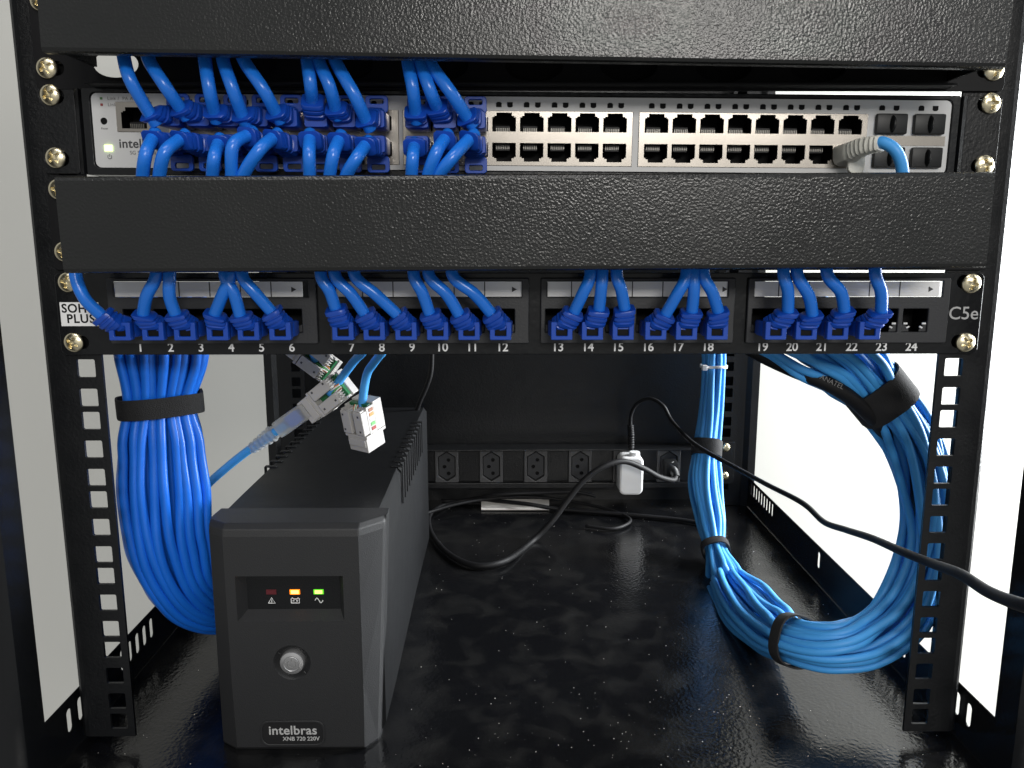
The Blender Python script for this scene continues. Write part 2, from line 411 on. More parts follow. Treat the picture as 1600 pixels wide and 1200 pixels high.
# ------------------------------------------------------------------ network switch
sw = thing('network_switch', (0, 60, 98.5), 'silver-faced 48-port network switch with four black dust plugs at the right', 'network switch')
b = bmesh.new(); box(b, -221, 221, 14.5, 240, 98.8, 140.2, .6); box(b, -221, 221, 1.5, 14.4, 138.8, 140.2); box(b, -221, 221, 1.5, 14.4, 98.8, 100.4); put('chassis', b, M['gloss'], sw)
b = bmesh.new()   # black front bezel around the silver face
sheet(b, rr(-221.5, 98.6, 221.5, 140.8, 1.2), [rr(-217.4, 101.9, 217.8, 138.9, 3)], -2.4, 1.4, bev=.3); put('bezel', b, M['gloss'], sw)
for s in (-1, 1):
    b = bmesh.new(); hs = [rr(236.3 * s - 6, q - 3.6, 236.3 * s + 6, q + 3.6, 3.5) for q in (136.8, 106.4)]
    a, c = sorted((225 * s, 243 * s)); sheet(b, rr(a, 99, c, 140.6, 1.5), hs, -2.0, -.2, bev=.3)
    pl = [(225 * s, -2), (222.6 * s, -3.2), (221.9 * s, -1.0), (222 * s, 40), (223.4 * s, 40), (223.6 * s, .4), (225 * s, -.2)]
    loft(b, [[(x, y, z) for x, y in pl] for z in (99, 140.4)])
    e = put('mounting_ear', b, M['paint'], sw)
    for q in (136.8, 106.4): screw(236.5 * s, -2.3, q + .4, sw, random.uniform(0, 90))
G2 = [-170.6 + 14.0 * k for k in range(8)]; G3 = [-51.9 + 14.06 * k for k in range(8)]; G4 = [67.6 + 14.1 * k for k in range(8)]
ZT, ZB = 126.1, 111.4
openings = [rr(-179.2, 104.7, -63.0, 131.6), rr(-61.0, 104.7, 55.6, 131.6), rr(58.6, 104.7, 175.3, 131.6), rr(-205.0, 119.7, -187.0, 134.4)]
sfp = [(178.6, 121.3), (197.9, 121.3), (178.6, 104.9), (197.9, 104.9)]
hs = [rr(x + .4, z + .4, x + 16.6, z + 10.2, 1) for x, z in sfp]
ledh = []
for g in (G2, G3, G4):
    for x in g:
        ledh += [(x - 2.7, 0), (x + 2.9, 1)]
ledh += [(182, 0), (189.3, 1), (202, 0), (209.2, 1)]
b = bmesh.new(); sheet(b, rr(-217.0, 102.3, 217.4, 138.5, 2.8), openings + hs + [ell(-211.4, 125.0, 1.75, 1.75, 20)], -1.6, -.6)
face = put('face_plate', b, M['silver'], sw)
def port_hole(x, z, up):
    s = 1 if up else -1
    p = [(-6.0, -4.6), (6.0, -4.6), (6.0, 2.4), (5.1, 2.4), (5.1, 3.0), (3.9, 3.0), (3.9, 4.6), (-3.9, 4.6), (-3.9, 3.0), (-5.1, 3.0), (-5.1, 2.4), (-6.0, 2.4)]
    p = [(x + a, z + s * c) for a, c in p]
    return p if up else p[::-1]
for gi, g in enumerate((G2, G3, G4)):
    o = openings[gi]; x0, x1 = o[0][0] + .25, o[1][0] - .25
    b = bmesh.new(); sheet(b, rr(x0, 104.9, x1, 131.4), [port_hole(x, ZT, True) for x in g] + [port_hole(x, ZB, False) for x in g], -2.1, -.8)
    put('port_shield', b, M['nickel'], sw)
b = bmesh.new(); p = port_hole(-196, 126.6, True); sheet(b, rr(-204.8, 119.9, -187.2, 134.2), [[(-196 + (a + 196) * 1.05, 126.6 + (c - 126.6) * 1.12) for a, c in p]], -2.1, -.8)
put('port_shield', b, M['nickel'], sw)
def port_recess(x, z, up, k=1):
    b = bmesh.new(); s = 1 if up else -1
    X0, X1 = x - 6.3 * k, x + 6.3 * k; Z0, Z1 = z - 4.9 * k, z + 4.9 * k
    v = {}
    for i, xx in enumerate((X0, X1)):
        for j, yy in enumerate((-.75, 13)):
            for l, zz in enumerate((Z0, Z1)): v[i, j, l] = b.verts.new((xx, yy, zz))
    for f in (((0, 1, 0), (1, 1, 0), (1, 1, 1), (0, 1, 1)), ((0, 0, 0), (0, 1, 0), (0, 1, 1), (0, 0, 1)), ((1, 0, 0), (1, 1, 0), (1, 1, 1), (1, 0, 1)),
              ((0, 0, 0), (1, 0, 0), (1, 1, 0), (0, 1, 0)), ((0, 0, 1), (1, 0, 1), (1, 1, 1), (0, 1, 1))):
        b.faces.new([v[q] for q in f])
    zz0 = z - s * 4.6; zz1 = z - s * 1.2
    box(b, x - 4.4, x + 3.0, 3.2, 12, min(zz0, zz1), max(zz0, zz1), .2, mi=1)
    for q in range(8):
        px = x - 3.9 + q * .92; zc = z - s * 3.2
        box(b, px - .17, px + .17, 2.6, 3.1, min(zc - 1.2, zc + .9), max(zc - 1.2, zc + .9), mi=2)
    o = put('port', b, [M['void'], M['tongue'], M['pins']], sw)
for g in (G2, G3, G4):
    for x in g: port_recess(x, ZT, True); port_recess(x, ZB, False)
port_recess(-196, 126.6, True, 1.1)
for x, kind in ledh:
    b = bmesh.new(); z = 134.6; a = 1.4
    pts = [(x - a, z - 1.2), (x + a, z - 1.2), (x + a, z + .7), (x + .7, z + 1.3), (x - .7, z + 1.3), (x - a, z + .7)] if not kind else [(x - .6, z - 1.3), (x + .6, z - 1.3), (x + a, z - .8), (x + a, z + 1.2), (x - a, z + 1.2), (x - a, z - .8)]
    sheet(b, pts, [], -1.85, -1.55); put('indicator', b, M['void'], sw)
for x, z in sfp:
    b = bmesh.new(); box(b, x - .5, x + 17.5, -.55, 10, z - .5, z + 11.2); put('transceiver_cage', b, M['nickel'], sw)
    b = bmesh.new(); box(b, x + .2, x + 16.0, -4.6, -1.65, z + .2, z + 10.4, 1.1); box(b, x + 1, x + 15.2, -1.64, 0, z + .8, z + 9.8)
    lathe(b, [(2.0, -1), (2.2, .6), (1.5, 2.6), (.6, 3.4)], (x + 8.1, -4.2, z + 5.2), (0, -1, 0), 24)
    for v in b.verts:
        if v.co.y < -4.65: v.co.z = z + 5.2 + (v.co.z - z - 5.2) * 2.0; v.co.x = x + 8.1 + (v.co.x - x - 8.1) * .62
    put('dust_plug', b, M['black'], sw, smooth=True)
b = bmesh.new(); box(b, 178.3, 215.5, -1.95, -1.65, 116.2, 121.0); put('cage_strip', b, M['nickel'], sw)
b = bmesh.new(); lathe(b, [(1.7, -3), (1.7, 0)], (-211.4, -1.2, 125.0), seg=20); put('reset_button', b, M['void'], sw)
b = bmesh.new(); box(b, -212.0, -207.9, -2.3, -1.65, 110.2, 113.4, .3); put('power_light', b, M['led_yellow'], sw)
y = -1.68
lettering('lettering', 'intelbras', 6.2, -204.7, y, 114.0, M['dark_ink'], sw, 'LEFT', bold=.11, depth=.1, spacing=1.05)
lettering('lettering', 'SG 5204 MR', 2.6, -199.5, y, 109.6, M['mid_ink'], sw, 'LEFT', bold=.02, depth=.1)
lettering('lettering', 'Link /  PA Act 1000', 2.3, -208.8, y, 135.9, M['mid_ink'], sw, 'LEFT', depth=.1, spacing=1.12)
lettering('lettering', 'Link /  PA Act 100', 2.3, -208.8, y, 133.0 - .1, M['mid_ink'], sw, 'LEFT', depth=.1, spacing=1.12)
lettering('lettering', 'Reset', 1.5, -211.3, y, 121.4, M['mid_ink'], sw, depth=.1)
for zz, mm in ((135.9, 'green_ink'), (132.9, 'red_ink')):
    b = bmesh.new(); box(b, -212.4, -211.2, -1.9, -1.65, zz - .55, zz + .55); put('legend_dot', b, M[mm], sw)
b = bmesh.new(); ring = [(-209.8 + 1.0 * math.cos(R(a)), 107.6 + 1.0 * math.sin(R(a))) for a in range(125, 415, 15)]
tube(b, [(p[0], y, p[1]) for p in ring], .14, 6); tube(b, [(-209.8, y, 107.6), (-209.8, y, 109)], .14, 6); put('power_symbol', b, M['dark_ink'], sw)
sw.rotation_euler = (0, R(.38), 0)

# ------------------------------------------------------------------ patch panel
pp = thing('patch_bay', (0, 0, 7.4), 'black patch panel numbered 1 to 24 in white below the middle organizer', 'patch panel')
mods = [(-218, -105.5), (-103.0, 5.4), (7.4, 113.4), (116.0, 226.5)]
first = [-201.9, -90.6, 18.6, 127.4]; PX = [f + 15.95 * k for f in first for k in range(6)]
b = bmesh.new(); hs = [rr(a + 3, 14.4, c - 3, 47.2, .8) for a, c in mods]
for s in (-1, 1):
    for q in (45.8, 14.2): hs.append(rr(235 * s - 6.3, q - 3.4, 235 * s + 6.3, q + 3.4, 3.3))
sheet(b, rr(-243.5, 7.6, 243, 50.6, 3), hs, -2.4, -.4, bev=.35)
for z in (7.6,): box(b, -224, 222, -.35, 16, z + .1, z + 1.5)
put('front_plate', b, M['gloss'], pp)
for mi_, (a, c) in enumerate(mods):
    b = bmesh.new(); hs = []
    wl0 = (-211.4, -103.8 + -1.5, 11.3, 121.1)[mi_]; wl1 = (-114.0, -6.0, 105.0, 214.6)[mi_]
    for k in range(6):
        x = first[mi_] + 15.95 * k; hs.append(rr(x - 6.6, 19.6, x + 6.6, 31.8, .3))
    sheet(b, rr(a + 2, 13.6, c - 2, 48.0, 1.0), [rr(a + 5.5, 38.0, c - 6, 46.3, .3)] + hs, -4.6, -2.5, bev=.5)
    md = put('port_module', b, M['module'], pp)
    b = bmesh.new(); sheet(b, rr(a + 5.7, 38.2, a + 6.0 + 6 * 16.2, 46.0), [], -3.2, -2.6); put('label_strip', b, M['label'], md)
    b = bmesh.new()
    for k in range(1, 6): x = first[mi_] + 15.95 * (k - .5) - 1; box(b, x - .25, x + .25, -3.4, -3.22, 38.2, 46.0)
    x = a + 6 * 16.2 + 1.5
    sheet(b, [(x - 1.3, 40.6), (x + 1.2, 42), (x - 1.3, 43.4)], [], -3.42, -3.22); put('label_marks', b, M['dark_ink'], md)
for i, x in enumerate(PX):
    b = bmesh.new()
    X0, X1, Z0, Z1 = x - 6.7, x + 6.7, 19.5, 31.9; v = {}
    for p in (0, 1):
        for q in (0, 1):
            for l in (0, 1): v[p, q, l] = b.verts.new(((X0, X1)[p], (-4.0, 12)[q], (Z0, Z1)[l]))
    for f in (((0, 1, 0), (1, 1, 0), (1, 1, 1), (0, 1, 1)), ((0, 0, 0), (0, 1, 0), (0, 1, 1), (0, 0, 1)), ((1, 0, 0), (1, 1, 0), (1, 1, 1), (1, 0, 1)),
              ((0, 0, 0), (1, 0, 0), (1, 1, 0), (0, 1, 0)), ((0, 0, 1), (1, 0, 1), (1, 1, 1), (0, 1, 1))):
        b.faces.new([v[q] for q in f])
    for s in (-1, 1):
        sheet(b, [(x + s * 6.4, 19.8), (x + s * 6.4, 23.6), (x + s * 3.4, 22.4), (x + s * 2.6, 19.8)][::s], [], -3.6, -2.8, mi=1)
        if i >= 22:
            tube(b, [(x + s * 5.9, -3.9, 24.0), (x + s * 3.9, -3.9, 24.0)], .55, 8, mi=2)
            tube(b, [(x + s * 4.2, -3.9, 21.7), (x + s * 2.7, -3.9, 22.4)], .5, 8, mi=2)
    pr = put('port', b, [M['void'], M['module'], M['white']], pp)
    lettering('port_number', str(i + 1), 6.5, x + .2, -2.5, 11.3, M['white_ink'], pp, bold=.10, depth=.14, spacing=.98)
lettering('lettering', 'C5e', 9.6, 233.6, -2.5, 29.0, M['badge_ink'], pp, bold=.04, depth=.12)
b = bmesh.new(); box(b, -241.8, -221.6, -2.8, -2.45, 22.9, 35.4, .1); st = put('maker_label', b, M['white_ink'], pp)
lettering('lettering', 'SOHO', 6.4, -231.7, -2.86, 32.0, M['void'], st, bold=.15, depth=.08, sx=.98, spacing=1.08)
lettering('lettering', 'PLUS', 6.4, -231.4, -2.86, 26.6, M['void'], st, bold=.15, depth=.08, sx=.98, spacing=1.12)
for s, q in ((-1, 45.8), (-1, 14.3), (1, 45.0), (1, 13.8)): screw(235.6 * s - (.6 if s < 0 else -.3), -2.4, q, pp, random.uniform(0, 90))

# ------------------------------------------------------------------ patch cables
def ring_section(c, t, lat, w, h, n=16, p=3.2):
    up = t.cross(lat).normalized(); out = []
    for k in range(n):
        a = 2 * PI * k / n; ca, sa = math.cos(a), math.sin(a)
        q = (abs(ca) ** p + abs(sa) ** p) ** (-1 / p)
        out.append(c + lat * (ca * q * w / 2) + up * (sa * q * h / 2))
    return out
ordn = ['first', 'second', 'third', 'fourth', 'fifth', 'sixth', 'seventh', 'eighth', 'ninth', 'tenth', 'eleventh']
def patch_cord(label, group, port, collar, path, up, window, cr=3.05):
    """port: point on the socket face; collar: where the jacket leaves the boot; path: jacket beyond it"""
    s = 1 if up else -1; port = Vector(port); collar = Vector(collar)
    nxt = Vector(path[0]); d = (nxt - collar).normalized()
    t = thing('patch_cable', (port.x, port.y, port.z - 6), label, 'network cable', group)
    bm = bmesh.new()
    # moulded block on the plug
    fy = -20.5
    skew = (collar.x - port.x) * .12
    z0, z1 = (port.z - 5.6, port.z + 2.6) if up else (port.z - 2.6, port.z + 5.6)
    hw = 5.5 if window else 5.7
    secs = []
    fb = -16.5 if window else fy
    for yy, k, dx in ((port.y - .5, .92, 0), (port.y - 4, 1, 0), (-13, 1.0, skew * .5), (fb + .9, 1.0, skew), (fb, .94, skew)):
        cx = port.x + dx; secs.append([(cx + a * hw * k, yy, (z0 + z1) / 2 + c * (z1 - z0) / 2 * k) for a, c in [(x, z) for x, z in rr(-1, -1, 1, 1, .22, 2)]])
    loft(bm, secs)
    cx = port.x + skew
    # ribbed strain relief from the block's front/top to the collar
    base = Vector((cx, -14.5, port.z + s * .2)); mid_ = base.lerp(collar, .5) + Vector((0, -1.6, -s * .6))
    P = catmull([base, mid_, collar], 8); T, _ = frames(P); lat0 = Vector((1, 0, 0)); secs = []
    prof = [(0, .97), (.26, .97), (.28, .87), (.35, .87), (.37, 1.0), (.48, 1.0), (.50, .87), (.57, .87), (.59, .99), (.69, .99), (.71, .86), (.78, .86), (.80, 1.03), (.97, 1.03), (1, .97)]
    for q, k in prof:
        i = q * (len(P) - 1); j = min(int(i), len(P) - 2); c = P[j].lerp(P[j + 1], i - j); tt = T[j].lerp(T[j + 1], i - j).normalized()
        tt = tt.lerp(d, q * .75).normalized()
        lat = (lat0 - tt * lat0.dot(tt)).normalized()
        secs.append(ring_section(c, tt, lat, (11.0 - .7 * q) * k, (9.2 - .4 * q) * k, 20, 5))
    loft(bm, secs)
    put('boot', bm, M['boot'], t, smooth=True)
    bm = bmesh.new()
    if window:        # square latch window in the front of the boot
        sheet(bm, rr(cx - 5.4, port.z - 6.4, cx + 5.4, port.z + 2.8, .6), [rr(cx - 2.9, port.z - 4.4, cx + 2.9, port.z + .9, .4)], -21.6, -16.6, bev=.35)
        box(bm, cx - 2.8, cx + 2.8, -20.2, -19.9, port.z - 4.35, port.z + .85, mi=1)  # dark face standing in for the shade inside the window
    else:             # looped latch guard standing off the plug
        zz = port.z + s * 3; q0, q1 = sorted((zz, zz + s * 8.2))
        sheet(bm, rr(port.x - 5.6, q0, port.x + 5.6, q1, 1.8), [rr(port.x - 3.4, q0 + (1.4 if not up else 4.2), port.x + 3.4, q1 - (1.6 if up else 4.2), .8)], -9.5, -7.2, bev=.3)
    put('latch_guard', bm, [M['boot'], M['void']], t)
    bm = bmesh.new(); P = catmull([collar - d * 6, collar - d * 1] + [Vector(p) for p in path], 9)
    tube(bm, P, cr, 16); put('cable_jacket', bm, M['patch'], t, smooth='all')
    return t

GT = 'blue patch cables in the upper ports of the switch'; GB = 'blue patch cables in the lower ports of the switch'; GP = 'blue patch cables in the patch panel'
swx = G2 + G3[:3]
def swz(x, z): return z - (x) * math.sin(R(.38))
upc = [((233.6, 177), (205, 128), (194, 92)), ((281, 168), (257, 133), (232, 92)), ((334.6, 173), (327, 139), (320, 92)), ((378, 178), (363.5, 139), (348, 92)),
       ((430, 174), (411, 139), (380, 92)), ((488, 156), (485, 131), (480, 92)), ((524, 168), (515, 135), (497, 92)), ((571, 186), (553, 147), (524, 95)),
       ((649, 174), (645, 139), (637, 95)), ((682, 166), (672, 141), (656, 95)), ((729, 182), (704, 144), (672, 98))]
for i, (c, m_, e) in enumerate(upc):
    px = swx[i]; where = 'above the silver switch face'
    lab = f'blue patch cable in the {ordn[i]} filled upper port from the left of the switch'
    path = [at(*m_, -35), at(*e, -31), at(e[0] - 2, e[1] - 30, -26), at(e[0] - 2, e[1] - 60, -22)]
    patch_cord(lab, GT, (px, -2.2, swz(px, ZT)), at(*c, -27), path, True, False)
loc = [((238, 218), (228, 240), (223, 275)), ((280, 219), (258, 238), (249, 275)), ((341, 226), (335, 245), (332, 275)), ((385, 213), (364, 228), (362, 275)),
       ((425, 217), (405, 235), (380, 275)), ((484, 219), (483, 240), (484, 278)), ((529, 221), (521, 241), (515, 278)), ((570, 229), (557, 247), (540, 278)),
       ((647, 231), (645, 245), (643, 278)), ((694, 219), (682, 238), (668, 278)), ((732, 219), (707, 246), (684, 278))]
for i, (c, m_, e) in enumerate(loc):
    px = swx[i]
    lab = f'blue patch cable in the {ordn[i]} filled lower port from the left of the switch'
    path = [at(*m_, -36), at(*e, -33), at(e[0], e[1] + 35, -28), at(e[0], e[1] + 65, -24)]
    patch_cord(lab, GB, (px, -2.2, swz(px, ZB)), at(*c, -28), path, False, False)
pc = [((158, 492), (133.5, 468), (119, 434)), ((224, 490), (229, 463), (244, 432)), ((274, 490), (265, 463), (265, 432)), ((335.6, 490), (348, 460), (360, 432)),
      ((375, 492), (366, 460), (352, 432)), ((423.5, 486), (399, 458), (379, 432)), ((524, 481), (515, 455), (502, 432)), ((569, 489), (549, 460), (524, 432)),
      ((620, 491), (587, 460), (555, 432)), ((671, 489), (660, 458), (647, 432)), ((717, 491), (698, 460), (671, 432)), ((767, 489), (742, 460), (708, 432)),
      ((897, 487), (910, 460), (922, 432)), ((936, 483), (939, 455), (941, 432)), ((976, 482), (971, 454), (964, 432)), ((1040, 491), (1056, 463), (1072, 432)),
      ((1081, 486), (1084, 458), (1084, 432)), ((1122, 486), (1113, 457), (1100, 432)), ((1231, 486), (1231, 455), (1224.6, 430)), ((1269, 491), (1264, 463), (1246, 430)),
      ((1319, 485), (1314, 457), (1293, 430)), ((1377, 486), (1377, 457), (1368, 430))]
for i, (c, m_, e) in enumerate(pc):
    nb = 'left of number 1' if i == 0 else f'above number {i+1}'
    lab = f'blue patch cable bending up out of port {i+1} of the patch panel'
    path = [at(*m_, -25), at(*e, -25), at(e[0], e[1] - 35, -22), at(e[0] + 2, e[1] - 60, -18)]
    patch_cord(lab, GP, (PX[i], -4.6, 24.0), at(*c, -21.5), path, True, True)

# grey boot cable in the far right lower port
t = thing('patch_cable', (166, -2, 105), 'light blue cable with a clear grey boot in the last lower port of the switch', 'network cable')
P = catmull([at(1318, 243, -3), at(1330, 238, -12), at(1350, 229, -21), at(1378, 224, -30)], 8); T, _ = frames(P); secs = []; lat0 = Vector((0, 0, 1))
for k, p in enumerate(P):
    q = k / (len(P) - 1); tt = T[k]; lat = (lat0 - tt * lat0.dot(tt)).normalized()
    rr_ = 1 if q < .35 else (1.0 if k % 2 else .88)
    secs.append(ring_section(p, tt, lat, (11 - 3.2 * q) * rr_, (11 - 3 * q) * rr_))
b = bmesh.new(); loft(b, secs); put('boot', b, M['clear_ribs'], t, smooth=True)
b = bmesh.new(); c = at(1338, 256, -12)
sheet(b, rr(c.x - 4.2, c.z - 5, c.x + 4.2, c.z + 6, 3.5), [], -12.5, -10, bev=.4); put('latch_guard', b, M['clear_ribs'], t)
b = bmesh.new(); tube(b, catmull([at(1368, 224, -27), at(1380, 223, -31), at(1398, 234, -34), at(1408, 255, -34), at(1411, 285, -32), at(1411, 330, -28)], 9), 2.9, 14)
put('cable_jacket', b, M['sky'], t, smooth='all')

# ------------------------------------------------------------------ cable bundles
def bundle(keys, uv, rad, material, label, group, seed, wob=.5, name='network_cable'):
    """keys: (centre, half width across, half depth). Every cable is an object of its own"""
    rnd = random.Random(seed)
    cen = catmull([k[0] for k in keys], 8)
    hw = []; n = len(keys)
    for i in range(n - 1):
        for k in range(8):
            t_ = k / 8; t_ = t_ * t_ * (3 - 2 * t_); hw.append((keys[i][1] * (1 - t_) + keys[i + 1][1] * t_, keys[i][2] * (1 - t_) + keys[i + 1][2] * t_))
    hw.append(keys[-1][1:3])
    T = frames(cen)[0]; lats = []; prev = None
    for k in range(len(cen)):
        l = T[k].cross((cen[k] - CAM).normalized())
        l.normalize()
        if prev is not None and l.dot(prev) < 0: l = -l
        lats.append(l); prev = l
    out = []
    for ci, (u, v) in enumerate(uv):
        ph = rnd.uniform(0, 50); pts = []
        for k, c in enumerate(cen):
            dep = T[k].cross(lats[k]).normalized()
            if dep.y < 0: dep = -dep
            nu = noise.noise((ph, k * .04, 0)) * wob; nv = noise.noise((ph, k * .04, 9)) * wob
            lim = math.sqrt(max(0, 1))
            uu = u + nu; vv = v + nv
            pts.append(c + lats[k] * (uu * hw[k][0]) + dep * (vv * hw[k][1]))
        bm = bmesh.new(); tube(bm, pts, rad, 10)
        o = put(name, bm, material, None, smooth='all'); tag(o, label, 'network cable', group); out.append(o)
    return out
def lattice(nx, ny, jit, seed):
    rnd = random.Random(seed); out = []
    for j in range(ny):
        v = (j / (ny - 1) * 2 - 1) if ny > 1 else 0
        m_ = nx - (j % 2)
        for i in range(m_):
            u = (i - (m_ - 1) / 2) / ((nx - 1) / 2)
            u *= 1 - .12 * abs(v)
            out.append((u + rnd.uniform(-jit, jit), v * (1 - .35 * abs(u) ** 2) + rnd.uniform(-jit, jit)))
    return out
V = Vector
def disc(n, seed):
    rnd = random.Random(seed); out = []
    for k in range(n):
        r = math.sqrt((k + .5) / n) * .96; a = k * 2.39996 + rnd.uniform(-.15, .15); out.append((r * math.cos(a), r * math.sin(a)))
    return out
lk = [(V((-211, 42, 40)), 26, 9), (V((-211, 44, 20)), 27, 9), (V((-210, 48, 2)), 25, 9), (V((-215.5, 50, -29)), 18.6, 7), (V((-217, 50, -55)), 23.5, 10), (V((-218, 50, -85)), 25.5, 12),
      (V((-218, 52, -118)), 24, 13), (V((-215, 62, -150)), 20, 14), (V((-210, 86, -177)), 16, 13), (V((-205, 125, -194)), 15, 12), (V((-203, 180, -200)), 15, 11), (V((-203, 240, -202)), 15, 10)]
bundle(lk, lattice(9, 3, .05, 3), 2.95, M['drop'], 'deep blue cable in the thick bundle hanging at the left below the patch panel', 'deep blue cables of the left bundle', 11, .16)

def strap(c, d, a, bb, width, label, m='velcro', name='cable_strap', th=1.1, tail=False, cat='strap', dirb=None):
    """band round a bundle: c centre, d bundle direction, a/bb half sizes"""
    c = Vector(c); d = Vector(d).normalized(); lat = d.cross((c - CAM).normalized()).normalized(); dep = d.cross(lat).normalized()
    bm = bmesh.new(); n = 40; rings = []
    for o, k in ((-.5, 0), (-.5, 1), (-.42, 1.15), (.42, 1.15), (.5, 1), (.5, 0)):
        rg = []
        for i in range(n):
            an = 2 * PI * i / n; ca, sa = math.cos(an), math.sin(an); p = 2.6
            q = (abs(ca) ** p + abs(sa) ** p) ** (-1 / p)
            wv = .35 * math.sin(an * 3 + 1) + .25 * math.sin(an * 5)
            rg.append(bm.verts.new(c + d * (o * width + wv * .6) + lat * (ca * q * (a + k * th)) + dep * (sa * q * (bb + k * th))))
        rings.append(rg)
    rings.append(rings[0])
    for r0, r1 in zip(rings, rings[1:]):
        for i in range(n): bm.faces.new((r0[i], r0[(i + 1) % n], r1[(i + 1) % n], r1[i]))
    if tail:     # overlapping loose end
        an = -.55; e0 = c + lat * (a + th) * .96 - dep * (bb + th) * .3
        mt = Matrix.Translation(e0) @ Matrix((lat, dep, d)).transposed().to_4x4()
        box(bm, -.9, 1.2, -7, 5, -width / 2 + .3, width / 2 - .5, .2, mt)
    o = put(name, bm, M[m], None, smooth=True); tag(o, label, cat); return o
strap(at(251, 632, 50), (0.03, 0, -1), 23.2, 13.0, 12.0, 'wide black hook strap around the deep blue bundle at the left', tail=True)

# right loop: from behind ports 18 down, along the tray and up again to ports 20 to 24
rk = [(at(1113, 500, 335), 8, 10), (at(1115, 545, 335), 9.0, 10), (at(1115, 572, 335), 9.3, 9.5), (at(1110, 640, 332), 10, 11), (at(1104, 700, 322), 10.2, 10), (at(1102, 755, 305), 13.0, 12), (at(1110, 810, 285), 12.5, 12),
      (at(1118, 858, 262), 8.6, 9.5), (at(1134, 905, 222), 16.5, 12), (at(1164, 946, 158), 21, 13), (at(1202, 980, 100), 18, 12), (atz(1240, 1001, -187), 12.8, 11), (atz(1300, 1010, -181), 14, 13),
      (at(1356, 996, 38), 16, 13), (at(1408, 955, 44), 17, 13), (at(1440, 890, 52), 16.5, 13), (at(1450, 820, 60), 16, 13), (at(1443, 745, 60), 17, 12), (at(1420, 680, 60), 17.5, 11),
      (at(1375, 617, 58), 15.5, 9), (at(1332, 572, 52), 20, 11), (at(1275, 535, 45), 24, 11), (at(1240, 500, 38), 26, 11)]
bundle(rk, disc(24, 5), 2.65, M['sky'], 'light blue cable of the tied bundle looping down and up at the right', 'light blue cables of the right loop', 23, .45)
def kdir(i): return (rk[i + 1][0] - rk[i - 1][0])
strap(rk[4][0], kdir(4), 13.4, 13, 15, 'black strap high on the light blue bundle beside the power strip')
strap(rk[7][0], kdir(7), 11.6, 12.3, 7, 'narrow black strap on the light blue bundle just above the tray')
strap(rk[11][0], kdir(11), 15.7, 13.6, 10, 'black strap on the light blue bundle where it lies on the tray')
strap(rk[19][0], kdir(19), 18.0, 11.8, 23, 'wide black strap at the upper right of the light blue loop', tail=True)
o = strap(rk[2][0], kdir(2), 12.0, 12.2, 2.4, 'white zip tie around the light blue cables below number 18', 'white', 'zip_tie', .8, cat='zip tie')
b = bmesh.new(); c = rk[2][0]; box(b, c.x - 14, c.x - 9.5, c.y - 14.5, c.y - 10, c.z - 2.2, c.z + 3, .6); put('tie_head', b, M['white'], o)

# black sheathed cable following the inside of the loop
t = thing('sheathed_cable', at(1200, 560, 45), 'thick black printed cable running into the strap at the upper right', 'cable')
b = bmesh.new(); P = catmull([at(1130, 520, 70), at(1185, 552, 60), at(1240, 578, 52), at(1300, 603, 45), at(1348, 638, 50), at(1392, 690, 66), at(1424, 760, 76), at(1436, 840, 80)], 9)
tube(b, P, 4.6, 16); put('cable_jacket', b, M['rubber'], t, smooth='all')
a_ = at(1262, 581, 36.0); b_ = at(1335, 616, 36.0); dd = (b_ - a_).normalized(); upv = V((0, -1, 0)).cross(dd).normalized()
mt = Matrix((dd, -V((0, 1, 0)).cross(dd) * -1 if False else dd.cross(V((0, 1, 0))) * -1, V((0, -1, 0)))).transposed().to_4x4()
upd = V((-dd.z, 0, dd.x)); mt = Matrix((dd, upd, V((0, -1, 0)))).transposed().to_4x4(); mt.translation = at(1300, 597, 39.6)
lettering('lettering', 'ANATEL', 4.2, 0, 0, 0, M['mid_ink'], t, mtx=mt, depth=.1)

